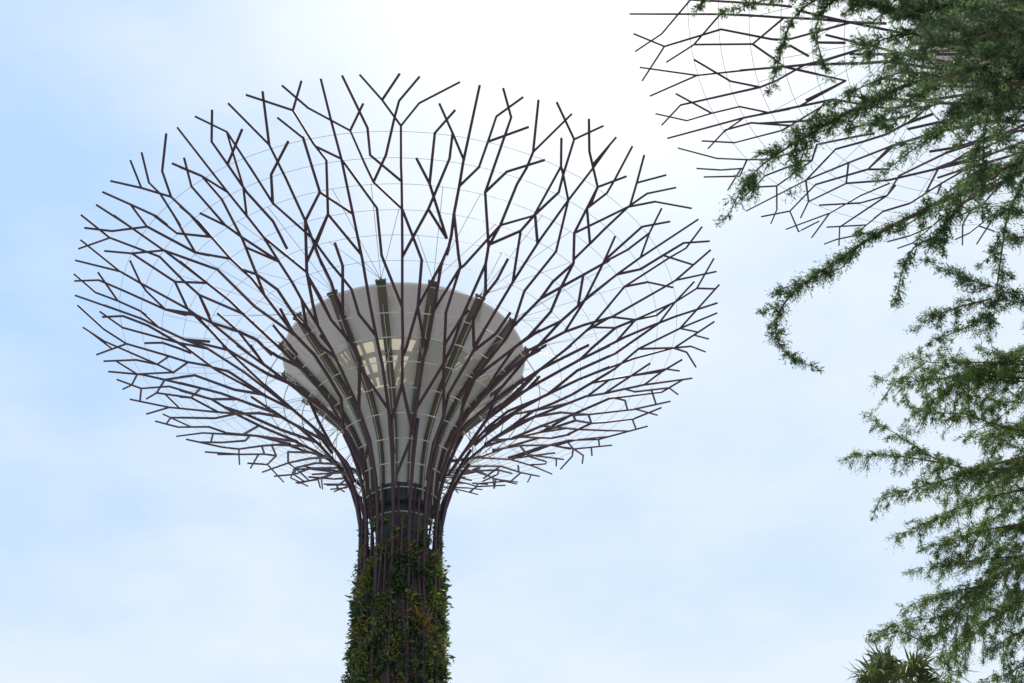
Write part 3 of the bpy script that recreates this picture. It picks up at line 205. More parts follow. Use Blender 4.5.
NODES_B = "2903,2391 2886,1946 2840,1443 2276,591 1027,366;-257,2337 -256,2101 -251,1880 -253,1558 -252,1290 -259,1036 -253,787 -243,698 -225,498 -237,409;136,2326 23,2183 -33,2050 -34,1825 -32,1731 -31,1572 -30,1362 -31,1008 -27,845 -32,599;261,2339 312,2191 312,2076 310,1732 413,1433 435,1331 501,1188 510,1152 510,1003 626,859;541,2343 603,2180 713,2026 763,1722 870,1575 916,1417 983,1272 993,1078 966,977;650,2269 651,2107 645,1869 639,1582 635,1291 626,859;568,1988 645,1869 748,1570 733,1278 825,1065 841,996 832,872;2643,1919 2600,1586 2520,1114 2405,770;1536,1500 1512,1279 1481,976 1373,679 1387,579 1399,480;-2064,1500 -2088,1279 -2119,976 -2227,679 -2213,579 -2201,480;2076,1644 2162,1381 2195,1108 2258,866 1942,629;-362,2039 -368,1712 -475,1572 -584,1294 -646,1118 -697,992;-1665,1545 -1736,1335 -1738,975 -1671,767 -1578,526;1733,1508 1714,1254 1700,986 1646,705 1550,497;-329,1971 -251,1880 -142,1579 -143,1307 -31,1008;-480,2342 -364,2194 -334,1991 -306,1885 -364,1578 -469,1428;426,2355 534,2201 568,1988 591,1884 550,1696 530,1582 414,1445;-1677,2331 -1770,2167 -1822,2017 -1805,1706 -1790,1544 -1727,1363;1785,1518 1865,1244 1871,1094 1845,931 1923,797 1879,572;-1386,2329 -1258,2173 -1190,1866 -1223,1666 -1234,1552 -1318,1438;-2432,1073 -2466,991 -2504,867 -2520,713 -2589,592 -2635,495 -2591,407 -2600,317;1168,1073 1134,991 1096,867 1080,713 1011,592 965,495 1009,407 1000,317;-3008,2358 -2993,1864 -2990,1565 -2970,1294;-3409,1281 -3406,1152 -3401,998 -3400,790 -3418,731 -3430,492 -3425,409;191,1281 194,1152 199,998 200,790 182,731 170,492 175,409;302,1276 292,1001 356,822 405,724 622,504 619,428;-3298,1276 -3308,1001 -3244,822 -3195,724 -2978,504 -2981,428;-541,2332 -482,2044 -478,1840 -475,1572 -483,1305;2009,1604 1966,1383 1967,965 1950,653;-1112,1041 -1107,920 -1086,822 -1085,714 -1063,611 -1052,498 -968,385 -978,316;2488,1041 2493,920 2514,822 2515,714 2537,611 2548,498 2632,385 2622,316;1626,2344 1641,2052 1676,1728 1773,1559 1833,1374;2385,2412 2522,2061 2536,1714 2630,1488;1672,2336 1766,2045 1743,1705 1727,1358;2187,2345 2232,2022 2217,1553 2166,1351;193,2327 195,1873 200,1735 203,1573 213,1439 211,1328;2432,2035 2397,1617 2195,1108;-2904,2185 -2958,2033 -2894,1713 -2808,1607 -2811,1572 -2813,1538 -2816,1503 -2819,1468 -2822,1433 -2825,1398 -2827,1364 -2830,1329 -2833,1294;2683,1034 2726,855 2721,715 2729,600 2548,498 2609,336;-917,1034 -874,855 -879,715 -871,600 -1052,498 -991,336;1568,2336 1550,2016 1541,1800 1532,1615 1525,1358;-482,1345 -469,1202 -480,1053 -488,829 -481,721 -686,519;3118,1345 3131,1202 3120,1053 3112,829 3119,721 2914,519;-3111,2173 -3040,1854 -3084,1533 -2970,1294;2812,1961 2775,1586 2520,1114;-724,2309 -718,1887 -709,1721 -699,1571 -701,1384;-2234,2322 -2178,2163 -2060,2006 -2059,1971 -2059,1936 -2058,1902 -2057,1867 -2057,1832 -2056,1797 -2056,1762 -2055,1728 -2054,1693 -2054,1658 -2053,1623 -2052,1588 -2052,1554 -2051,1519;3164,1313 3209,1207 3242,1136 3244,987 3344,853 3346,818 3348,784 3350,749 3352,714 3355,679 3357,644 3359,610 3361,575 3363,540;1160,2334 1207,2182 1203,2062 1196,1718 1284,1456;-3388,1382 -3409,1281 -3518,1013 -3592,781 3571,731 3553,697 3534,662 3516,627 3497,592;-809,2143 -764,2035 -757,1871 -798,1611 -865,1390 -904,1289;372,2332 426,2040 429,1940 421,1832 427,1571 413,1433;-596,2330 -656,2176 -654,2025 -650,1839 -616,1629 -618,1594 -619,1559 -620,1525 -622,1490 -623,1455;-3546,2009 -3567,1792 -3563,1757 -3559,1723 -3555,1688 -3551,1653 -3547,1618 -3543,1583 -3539,1549 -3535,1514 -3531,1479 -3527,1444 -3523,1409 -3519,1375 -3515,1340 -3512,1305 -3508,1270 -3504,1235 -3500,1201 -3496,1166 -3492,1131;-1902,971 -2018,737 -2069,596 -2201,432 -2341,340;1698,971 1582,737 1531,596 1399,432 1259,340;2221,936 2266,817 2283,705 2126,593 2025,484 2187,384 2194,333;-1379,936 -1334,817 -1317,705 -1474,593 -1575,484 -1413,384 -1406,333;-31,1572 24,1410 78,1283 82,1005 194,771;544,2025 550,1696 427,1571 321,1292 301,1265;-1115,1772 -1024,1564 -1016,1270 -911,997;1970,1249 1845,931 1696,778 1510,560;-2336,1568 -2328,1446 -2322,1196 -2308,1093 -2315,1058 -2322,1023 -2330,988 -2337,953 -2344,919 -2351,884 -2358,849 -2365,814 -2372,779;-1282,2332 -1224,2179 -1103,2023 -1040,1721 -996,1654;-1448,2337 -1388,2046 -1388,1893 -1370,1577 -1372,1513;-1666,2170 -1717,2011 -1658,1603 -1577,1388;1871,2158 1931,2016 1899,1759 1825,1384;-774,2172 -826,2019 -822,1734 -794,1629 -701,1408;1121,2335 1108,1900 1103,1721 1098,1509;2027,2371 2012,1915 2001,1558;-1552,2334 -1491,2170 -1483,2003 -1461,1708 -1418,1573;-3183,2359 -3230,2048 -3229,1779 -3232,1744 -3235,1709 -3238,1674 -3241,1639 -3244,1605 -3247,1570;-2625,2332 -2720,2169 -2772,2021 -2802,1925 -2804,1890 -2806,1855 -2809,1820 -2811,1785 -2813,1751 -2815,1716 -2818,1681 -2820,1646;-2339,1792 -2336,1568 -2378,1433 -2431,1291 -2527,1512;-1137,1755 -1134,1555 -1122,1391 -1124,1286 -1113,999;139,2033 143,1885 86,1578 24,1410 -30,1296;2460,1612 2487,1439 2249,909;-316,2190 -201,2033 -167,1830 -144,1730 -31,1572;1280,2331 1335,2045 1337,1961 1331,1585 1330,1562;2433,1254 2481,916 2276,591;-2175,2314 -2223,2160 -2163,1856 -2201,1619 -2205,1582;1062,2333 937,2183 871,2045 865,1846 863,1728;-3397,1977 -3393,1880 -3447,1734 -3443,1433 -3434,1255;-1619,2132 -1603,1860 -1608,1734 -1605,1555 -1577,1388;2756,2418 2688,2227 2635,1947 2562,1737;-2253,1010 -2289,843 -2355,677 -2536,519 -2602,445;1347,1010 1311,843 1245,677 1064,519 998,445;212,1382 191,1281 82,1013 8,781 -29,731;-2575,2351 -2563,1870 -2563,1613;-3404,2383 -3327,2163 -3317,1694;-1331,2173 -1265,2017 -1260,1714 -1134,1555;1328,2335 1437,2180 1458,2010 1443,1710;-585,1975 -575,1725 -496,1509 -478,1470 -436,1313;1431,1359 1386,1148 1347,1010 1412,722;-2169,1359 -2214,1148 -2253,1010 -2188,722;2025,2286 2104,2160 2076,1644;-2958,1753 -2872,1544 -2876,1387 -2863,1249 -2809,1115;-923,1971 -911,1834 -916,1726 -920,1562 -901,1401 -904,1289;2564,2331 2636,1979 2611,1650;-2112,2321 -2105,1857 -2103,1618;-3225,1470 -3191,1124 -3200,998 -3198,827;-196,2342 -143,2040 -145,1886 -32,1731;950,2333 887,2182 871,2045 822,1879 763,1722;-654,2338 -592,2190 -651,1871 -709,1721;-2103,1760 -2103,1551 -2095,1404 -2089,1250 -2068,1102;1103,1658 1099,1441 1098,1277 1138,1006;1854,2346 1791,2189 1766,2033 1676,1728;3490,1886 3431,1717 3539,1579 3535,1545 3531,1510 3527,1475 3523,1440 3519,1405 3515,1371 3511,1336 3507,1301;2233,2316 2321,2141 2342,1846 2336,1698;1239,2341 1178,2183 1173,2030 1164,1861 1103,1721;2217,1553 2070,1215 1967,965;21,2332 -38,2191 -54,2091 -88,1883 -144,1730;-2290,2320 -2343,2024 -2337,1667;-1577,1388 -1589,1121 -1664,783;-2468,2335 -2522,2183 -2513,2027 -2506,1862 -2563,1728;2266,1470 2317,1162 2258,866;-2517,2334 -2453,2173 -2451,2100 -2427,1715;1330,1562 1254,1382 1192,1255 1083,1001;326,2322 266,2175 263,2022 257,1867 200,1735;-1156,2217 -1146,1866 -1046,1608;-1695,2155 -1639,1998 -1631,1819 -1665,1545;2757,2102 2759,1655 2739,1474;-2426,1120 -2466,991 -2403,722 -2206,608;1174,1120 1134,991 1197,722 1394,608;-3223,1543 -3358,1158 -3362,975;-1465,1298 -1591,979 -1680,749;2980,1993 2923,1782 2923,1747 2923,1712 2923,1678 2923,1643 2923,1608 2923,1573 2923,1538 2923,1504 2923,1469 2923,1434 2923,1399;-3067,2339 -3111,2173 -3227,2337 -3229,2302 -3231,2267 -3233,2232 -3235,2197 -3238,2163;-701,1397 -697,1277 -702,1160 -697,992 -691,840;2899,1397 2903,1277 2898,1160 2903,992 2909,840;-1045,2341 -983,2190 -922,2042 -912,1818;1332,1252 1347,1010 1463,735;-2268,1252 -2253,1010 -2137,735;976,1749 1100,1466 1192,1255;3578,1251 3588,984 3577,949 3566,914 3556,880 3545,845 3534,810 3523,775 3512,740;1545,1882 1630,1546 1621,1352;-3548,2255 3596,2157 3549,2004 3549,1907 3530,1759;-1265,2017 -1146,1866 -1134,1555;-2664,2170 -2602,2008 -2596,1848 -2656,1663;3366,2329 3431,2008 3458,1796;-3353,2400 -3370,2317 -3408,2234 -3393,1880;966,977 1000,794 1059,670 991,545;-2634,977 -2600,794 -2541,670 -2609,545;-3160,2009 -3270,1849 -3317,1694 -3282,1573;-2623,2174 -2672,2007 -2672,1718 -2656,1663;-1517,2340 -1566,2186 -1558,2032 -1555,1871 -1564,1829;2845,2334 2712,2119 2635,1947;-436,1313 -391,1207 -358,1136 -356,987 -256,853;2488,2134 2535,1793 2611,1650;-3113,2017 -3114,1721 -2990,1565;1026,1150 971,992 866,782 808,702;-2574,1150 -2629,992 -2734,782 -2792,702;-2221,2003 -2224,1705 -2103,1551;2879,939 2908,847 2901,713 2930,530;-721,939 -692,847 -699,713 -670,530;1628,1498 1607,1251 1703,1033;22,1869 80,1727 193,1422;3316,2341 3334,1829;832,872 807,716 817,602 965,495;-2768,872 -2793,716 -2783,602 -2635,495;-2942,2276 -2917,2143 -2883,2023 -2882,1863 -2883,1828 -2884,1793;1457,1974 1485,1866 1443,1710 1330,1562;1051,2177 986,2022 988,1716;2305,1145 2229,1023 2278,715;-1295,1145 -1371,1023 -1322,715;1007,1738 858,1292;-880,2331 -945,2181 -946,2095 -988,1891;-589,1277 -576,1147 -576,993 -498,844;3011,1277 3024,1147 3024,993 3102,844;2076,2201 2061,1869 2011,1740;-1474,1269 -1441,974 -1355,846;2126,1269 2159,974 2245,846;136,2168 80,2021 80,1836 80,1727;-375,1411 -370,1275 -483,991;-1353,1410 -1265,1245 -1214,1130 -1227,1007;717,2339 749,2113 760,2028 735,1886;1417,994 1464,889 1394,608;-2183,994 -2136,889 -2206,608;-2970,1294 -2958,1089 -2947,869;-670,530 -646,408 -658,307;2930,530 2954,408 2942,307;1948,2333 1825,2169 1766,2033;1954,2188 1917,2047 1899,1759;-910,1473 -859,1407 -808,1273 -815,1088;-3170,2191 -3113,2017 -2993,1864;1942,629 1720,449 1534,376;-1731,1351 -1684,1235 -1733,955;-3120,2361 -3072,2213 -2958,2033;1240,1585 1300,1408 1336,1194;-1372,1513 -1353,1410 -1377,1116;-2280,2167 -2221,2003 -2105,1857;1471,2348 1641,2052;-2545,1379 -2661,1146 -2661,1047 -2653,1012;-1102,2340 -1064,2149 -1034,2019 -1030,1941;2702,1826 2812,1448;-2563,1778 -2545,1379;2336,1698 2266,1470 2164,1368;-768,2334 -873,2182 -922,2042;1366,2013 1256,1866 1196,1718;-415,2032 -525,1881 -574,1730;478,2022 364,1883 310,1732;2431,2275 2424,1877;-1305,2009 -1388,1903 -1414,1854 -1461,1708;620,496 589,396 611,306;-2980,496 -3011,396 -2989,306;-2203,1600 -2202,1531 -2089,1250;1832,1867 2001,1558;-1039,2036 -1029,1870 -916,1726;-2279,2018 -2383,1857 -2427,1715;3410,2229 3376,2146 3342,1867;-2672,1718 -2545,1379;-1770,1862 -1713,1720 -1710,1685 -1707,1650 -1704,1616 -1701,1581 -1698,1546 -1695,1511;1394,2169 1458,2010 1545,1882;-2781,2335 -2838,2148 -2772,2021;1443,1710 1422,1564 1478,1359;-1628,2338 -1611,1961;633,761 583,593 620,496;-2967,761 -3017,593 -2980,496;2223,824 1910,569;-1259,1406 -1265,1245 -1333,1080;2584,1602 2840,1443;979,2186 1034,2032 1108,1900;3591,2342 3558,2261 3549,2004;-1605,1555 -1472,1248;-3449,1583 -3308,1283;2232,1958 2131,1831 2082,1697;-147,2340 -89,2195 -33,2050;84,2191 139,2033 195,1892;-2757,1396 -2749,1200 -2744,1073;435,1331 422,1009;2294,2362 2230,2034;739,1131 738,982 636,834;-2861,1131 -2862,982 -2964,834;-364,1578 -562,1343;1034,2032 1029,1868 993,1703;3462,1412 3502,1098;771,2340 824,2187 873,2059;-1372,1513 -1489,1223;203,1573 274,1339 302,1276;-3195,724 -3428,504;405,724 172,504;530,1582 635,1291;-3289,2358 -3230,2048;-2558,1564 -2431,1291;-3178,1009 -3172,832 -3195,724;422,1009 428,832 405,724;2283,705 2404,592 2548,498;-1317,705 -1196,592 -1052,498;2358,1461 2317,1162;-699,1571 -584,1294;1685,822 1628,571;3431,1717 3462,1412;2594,1125 2574,908 2568,873 2562,839;302,1276 199,998;-3298,1276 -3401,998;-492,706 -235,507;3108,706 3365,507;-2398,2319 -2343,2024;1397,2335 1335,2045;-1234,1552 -1124,1286;-589,1277 -576,993;3011,1277 3024,993;-32,599 174,413;3568,599 -3426,413;866,1892 856,1592;485,2329 426,2040;-2406,1630 -2330,1468 -2306,1367;3357,1996 3431,1717;-364,1578 -252,1320;-430,2334 -482,2044;870,1575 849,1414 858,1292;-1342,2333 -1388,2046;-3084,1533 -2976,1278;2203,2217 2072,2029;634,978 637,813 632,724;-2966,978 -2963,813 -2968,724;-904,1289 -915,1023;2696,1289 2685,1023;-2993,1864 -2904,1613;-592,2190 -583,1908;1306,2189 1173,2030;2381,1089 2401,985 2503,855;-1219,1089 -1199,985 -1097,855;-230,513 -190,358;3370,513 3410,358;540,1407 539,1270 510,1152;-724,2333 -722,2054;-2734,2327 -2777,2209 -2807,2086;-3315,1264 -3258,1013;-2609,1806 -2652,1548;-2338,2329 -2223,2160;-1379,1214 -1369,968;2221,1214 2231,968;2812,1961 2834,2027 2883,1858;-973,1959 -1007,1838 -1040,1721;-815,1088 -790,980 -762,855;2785,1088 2810,980 2838,855;-3317,1694 -3225,1470;2630,1488 2812,1343;2413,2325 2323,2127;-32,599 -221,450;3568,599 3379,450;735,1886 863,1728;858,1292 825,1065;377,2169 263,2022;1971,1011 1923,797;-542,2172 -654,2025;-3287,2201 -3403,2074;-1006,1125 -1026,908;1098,1277 993,1078;2830,2200 2761,1995;-2879,2292 -2804,2097;-1452,2181 -1558,2032;-2405,2172 -2513,2027;-3114,1721 -3223,1543;-1668,598 -1547,455;2675,2327 2604,2135;493,2177 544,2025 568,1988;-1040,1721 -920,1562;2166,1351 2312,1192;964,1562 1100,1413;-3464,396 3465,311;136,396 -135,311;-1163,2331 -1154,2106;-368,1712 -253,1558;1422,1564 1300,1408;-2306,1367 -2224,1179;-1461,1708 -1373,1528;2336,1698 2217,1553;-3178,1009 -3244,822;422,1009 356,822;-1675,616 -1731,477;-1605,1555 -1509,1385;-809,1566 -701,1408;1399,480 1315,365;-2201,480 -2285,365;-1239,2382 -1258,2173;652,2331 642,2121;86,1578 193,1422;2336,1698 2465,1585;-1234,1552 -1353,1410;-2224,1705 -2294,1611 -2336,1568;-3198,827 -3094,664;-1260,1714 -1370,1577;-2062,424 -1582,360;1708,2215 1641,2052;-1370,1577 -1417,1395;1443,1710 1531,1555;-3123,1170 -3200,998;550,1709 638,1558;1865,1540 1970,1398;2898,1160 2805,998;-702,1160 -795,998;815,709 857,568;-2785,709 -2743,568;2137,2356 2076,2201;885,2340 824,2187;2587,2212 2522,2061;930,1863 993,1703;-2652,1548 -2547,1417;775,2178 713,2026;3284,2168 3364,2043;594,2349 534,2201;1322,1543 1305,1371;-370,2340 -316,2190;-823,2184 -764,2035;-931,2340 -983,2190;-312,2342 -364,2194;1773,2328 1718,2183;-35,2342 -89,2195;-2610,2026 -2563,1870;-419,2176 -362,2031;-147,2179 -201,2033;-917,1902 -924,1734;-875,1175 -915,1023;2725,1175 2685,1023;1931,2016 2012,1915;-764,2035 -718,1887;1485,2318 1437,2180;-877,1872 -822,1734;-1069,2174 -1103,2023;-1555,1871 -1608,1734;-2809,1115 -2769,973;-3500,1563 -3443,1433;-2212,1394 -2204,1269;1468,1393 1512,1279;-1431,1611 -1372,1513;-2809,1115 -2737,1016;713,2026 739,1912;-2226,1532 -2285,1440;-3084,1533 -3149,1448;-769,885 -696,792;2831,885 2904,792;2954,408 2759,362;-646,408 -841,362;-534,926 -488,829;3066,926 3112,829;3458,1796 3517,1725;1182,774 1143,689;-2418,774 -2457,689;-2427,1715 -2403,1622;-2867,1792 -2894,1713;-2635,495 -2701,451;965,495 899,451;451,1052 419,999;-3149,1052 -3181,999"
def parse_nodes(t):
    return [[(int(p.split(',')[0]) / 20, int(p.split(',')[1]) / 100) for p in l.split()] for l in t.split(';')]

def tower(loc, nodes, label, seed, slim=1.0):
    rnd = random.Random(seed)
    t = empty('steel_tree_tower', loc); tag(t, label, 'tower')
    z = lambda v: v * D + Z0
    # planted drum, core and funnel
    b = MB(); b.lathe([(.052 * D, 0), (.045 * D, z(.15)), (.0405 * D, z(.30)), (.0395 * D, z(.512)), (.027 * D, z(.516))]); b.build('planter_drum', M['panel'], t, True)
    b = MB(); b.lathe([(.0265 * D, z(.505)), (.0265 * D, z(.572))]); b.build('core_column', M['core'], t, True)
    b = MB()
    b.lathe([(.0265 * D, z(.566)), (.0350 * D, z(.566)), (.0372 * D, z(.586)), (.0300 * D, z(.588))]); b.build('grille_collar', M['dark'], t)
    b = MB(); b.lathe([(.0375 * D, z(.5865)), (.0400 * D, z(.615)), (.0470 * D, z(.646)), (.0590 * D, z(.673)), (.0718 * D, z(.6952))], 128); b.build('funnel_cone', M['cone'], t, True)
    b = MB(); b.lathe([(.0720 * D, z(.6954)), (.084 * D, z(.711)), (.095 * D, z(.7235)), (.108 * D, z(.7375))], 128); b.build('funnel_membrane', M['glaze'], t, True)
    b = MB(); b.lathe([(.002 * D, z(.6935)), (.0702 * D, z(.6935)), (.0702 * D, z(.6945)), (.002 * D, z(.6945))], 64); b.build('inner_deck', M['shell'], t)
    b = MB(); b.lathe([(.1082 * D, z(.7377)), (.1185 * D, z(.7485)), (.1345 * D, z(.7648)), (.1510 * D, z(.7808))], 160); b.build('funnel_rim', M['shell'], t, True)
    b = MB(); b.lathe([(.1511 * D, z(.7806)), (.1524 * D, z(.7816)), (.1520 * D, z(.7834)), (.1490 * D, z(.7834)), (.1488 * D, z(.7800))], 160, True); b.build('rim_coping', M['coping'], t)
    b = MB(); b.lathe([(.118 * D, z(.7775)), (.1470 * D, z(.7795)), (.1470 * D, z(.7805)), (.118 * D, z(.7785))], 96, True); b.build('roof_ring', M['shell'], t)
    for k in range(32):  # unseen radial beams, added to cast streak shadows on the membrane
        a = math.radians(k * 11.25 + 4); e = np.array((math.sin(a), -math.cos(a), 0)); s = np.array((-e[1], e[0], 0))
        b = MB(); b.box(e * .077 * D + np.array((0, 0, z(.7705))), e * .0405 * D, s * .12, (0, 0, .25)); b.build('shadow_beam', M['fin'], t)
    for rr in (.05, .075, .095):  # unseen rings added across the opening for their shadows on the membrane
        b = MB(); b.lathe([(rr * D - .15, z(.765)), (rr * D + .15, z(.765)), (rr * D + .15, z(.768)), (rr * D - .15, z(.768))], 64, True); b.build('shadow_ring_beam', M['fin'], t)
    for k in range(52):  # unseen slats added as partial shade, breaking the membrane's sun patch into streaks
        a = math.radians(14 + k * 3.2 if k < 30 else -112 + (k - 30) * 3.4); e = np.array((math.sin(a), -math.cos(a), 0)); s = np.array((-e[1], e[0], 0))
        b = MB(); b.box(e * .083 * D + np.array((0, 0, z(.7725))), e * .0345 * D, s * rnd.uniform(.05, .16), (0, 0, .06)); b.build('shade_slat', M['fin'], t)
    b = MB(); b.lathe([(.022 * D, z(.694)), (.022 * D, z(.765))], 48); b.build('lift_core', M['shell'], t)
    # sixteen fins from collar to rim
    FP = [(.0405,.566),(.0412,.5865),(.0437,.614),(.0507,.643),(.0627,.669),(.0777,.6945),(.0987,.7195),(.1217,.7445),(.1385,.7625),(.1545,.7825)]
    for k in range(16):
        a = math.radians(11.25 + 22.5 * k); e = np.array((math.sin(a), -math.cos(a), 0)); s = np.array((-e[1], e[0], 0)); up = np.array((0, 0, 1.0))
        b = MB(); vs = []; fs = []
        for i, (r, zz) in enumerate(FP):
            p = e * r * D + up * z(zz)
            q0 = FP[max(0, i - 1)]; q1 = FP[min(len(FP) - 1, i + 1)]
            tx, tz = q1[0] - q0[0], q1[1] - q0[1]; l = math.hypot(tx, tz); nx, nz_ = -tz / l, tx / l      # inward normal
            dep = .26; wd = np.interp(r, [.04, .06, .1, .15], [.12, .17, .23, .28])
            pin = p + (e * nx + up * nz_) * dep
            vs += [p - s * wd, p + s * wd, pin + s * wd, pin - s * wd]
        for i in range(len(FP) - 1):
            for j in range(4): fs.append((i * 4 + j, i * 4 + (j + 1) % 4, i * 4 + 4 + (j + 1) % 4, i * 4 + 4 + j))
        fs += [(3, 2, 1, 0), tuple(len(vs) - 4 + j for j in range(4))]
        b.add(vs, fs); f = b.build('fin', M['fin'], t)
        b = MB(); b.tube([e * (r * D + .035) + up * (z(zz) - .02) for r, zz in FP[:9]], .035, 5); b.build('light_channel', M['finlight'], f)
        b = MB(); top = e * .1540 * D + up * z(.784)
        b.box(top - up * .08, e * .22, s * .34, up * .08); b.box(top + up * .10 - e * .1, e * .12, s * .10, up * .16)
        b.box(top + up * .06 + s * .3, e * .08, s * .05, up * .12); b.box(top + up * .06 - s * .3, e * .08, s * .05, up * .12)
        b.build('fin_cap', M['fin'], f)
        b = MB(); b.tube([e * .1375 * D + s * .34 + up * z(.7615), e * .1370 * D + s * .62 + up * z(.7630), e * .1530 * D + s * .34 + up * z(.781)], .05, 6); b.build('strut', M['tie'], f)
        # stay cables fanning from the cap to the hoops
        b = MB()
        for dth, rr in ((-9, .245), (-4.5, .296), (3.5, .296), (9, .27), (-1, .22)):
            b.tube([top + up * .2, np.array(P3(11.25 + 22.5 * k + dth, rr * D, .05))], .020, 4)
        b.build('stay_cable', M['cable'], t)
        b = MB()
        pin = e * .095 * D + up * z(.690)
        for dth, rr in ((-6, .148), (5, .125), (-3, .104), (7, .165)):
            b.tube([e * .0992 * D + up * z(.719), np.array(P3(11.25 + 22.5 * k + dth, rr * D, .05))], .022, 4)
        b.build('tie_rod', M['cable'], t)
    # hoops
    for i, r in enumerate([.0405, .0462, .0556, .0695, .0855, .1025, .1235, .1465, .170, .195, .22, .245, .27, .296, .322, .348]):
        zz = zr(r * D) if r > .0560 else z({.0405: .5494, .0462: .5769, .0556: .6025}[r])
        low = r < .172; rad = .038 if low else .016
        b = MB(); n = 128; off = -.16 if low else 0
        ring = [((r * D + off) * math.sin(2 * math.pi * j / n), -(r * D + off) * math.cos(2 * math.pi * j / n), zz) for j in range(n + 1)]
        b.tube(ring, rad, 5, False); b.build('hoop', M['tie'] if low else M['cable'], t, True)
    # sixteen main ribs up the trunk, with a second inner rib and diagonals between
    for k in range(16):
        th = 11.25 + 22.5 * k; a = math.radians(th)
        zs = [(-Z0, .058 * D), (.15 * D, .050 * D), (.30 * D, .0455 * D), (.5 * D, .0445 * D), (.535 * D, .0448 * D), (.557 * D, .047 * D), (.58 * D, .0515 * D), (.604 * D, .059 * D), (.6285 * D, .071 * D), (.644 * D, .081 * D)]
        b = MB(); b.tube([(r * math.sin(a), -r * math.cos(a), zz + Z0) for zz, r in zs], .12, 8); b.build('main_rib', M['steel'], t, True)
        b = MB(); a2 = math.radians(th + rnd.uniform(5, 9)); b.tube([((r * .94) * math.sin(a2), -(r * .94) * math.cos(a2), zz + Z0) for zz, r in zs[2:-3]], .075, 6); b.build('inner_rib', M['steel'], t, True)
        th2 = th + rnd.uniform(8, 14) * rnd.choice((-1, 1)); za = rnd.uniform(.36, .46); zb = za + rnd.uniform(.07, .12)
        def on(thv, zv):
            r = float(np.interp(zv, PR[:, 1] / D, PR[:, 0])); aa = math.radians(thv); return (r * math.sin(aa), -r * math.cos(aa), z(zv))
        b = MB(); b.tube([on(th, za), on((th + th2) / 2, (za + zb) / 2), on(th2, zb), on(th2, min(.60, zb + .06))], .08, 6); b.build('rib_brace', M['steel'], t)
    # canopy rods: the hundred longest as parts, the many short ones as one
    L_ = parse_nodes(nodes); rest = MB()
    for i, l in enumerate(L_):
        l = l if l[0][1] > l[-1][1] else l[::-1]
        b = MB() if i < 100 else rest; jit = rnd.uniform(.93, 1.07)
        b.tube([P3(th, r) for th, r in l], [rod_radius(r) * jit * slim for th, r in l], 6)
        if i < 100: b.build('canopy_rod', M['steel'], t)
    tag(rest.build('short_canopy_rods', M['steel'], t), kind='stuff')
    return t
tower((0, D, 0), NODES_A, 'tall purple steel tree-shaped tower with round grey funnel, standing whole in the open sky', 4)
tower((34.107, 23.617, 0), NODES_B, 'steel tree-shaped tower at upper right, half hidden behind hanging needle branches', 9, 0.74)

# ------------------------------------------------------------------ plants climbing the first tower's drum
rg = np.random.default_rng(11)
def leaf_quads(c, ax, sd, ln, wd):
    """diamond-ish quads: base, side, tip, side"""
    a = ax * ln[:, None]; s_ = sd * wd[:, None]
    return np.stack([c, c + a * .45 + s_, c + a, c + a * .45 - s_], 1)
n = 5200
cz = rg.uniform(.26, .548, n) ; cth = rg.uniform(0, 2 * np.pi, n)
keep = rg.random(n) < np.interp(cz, [.26, .47, .505, .548], [1, 1, .6, .04]) * (0.60 + .45 * np.sin(cth * 8 + 2.5 * np.sin(cz * 70)))
cz, cth = cz[keep], cth[keep]; n = len(cz)
depth = np.interp(cz, [.26, .40, .46, .49, .528], [.42, .40, .34, .24, .05]) * D / 58
cr = np.where(cz < .515, .0405, .0415) * D + rg.random(n) ** .7 * depth * (1 + .45 * np.sin(cth * 9 + cz * 130) * np.sin(cz * 210))
size = rg.uniform(.22, .5, n) * np.interp(cz, [.3, .5, .528], [1.1, .9, .6])
cc = np.stack([cr * np.sin(cth), D - cr * np.cos(cth), cz * D + Z0], 1)
outw = np.stack([np.sin(cth), -np.cos(cth), 0 * cth], 1)
K = 15
c = np.repeat(cc, K, 0) + rg.normal(0, 1, (n * K, 3)) * np.repeat(size, K)[:, None] * .42
ow = np.repeat(outw, K, 0)
ax = unit(rg.normal(0, 1, (n * K, 3)) * .8 + ow * .8 + np.array((0, 0, -.25)))
sd = unit(np.cross(ax, unit(rg.normal(0, 1, (n * K, 3)))))
ln = rg.uniform(.16, .46, n * K) * np.repeat(rg.uniform(.6, 1.2, n), K); wd = ln * rg.uniform(.12, .26, n * K)
tag(quads_obj('climbing_plants', leaf_quads(c, ax, sd, ln, wd), M['creeper']), 'mixed green and russet climbing plants covering the trunk of the whole tower', 'plants', kind='stuff')

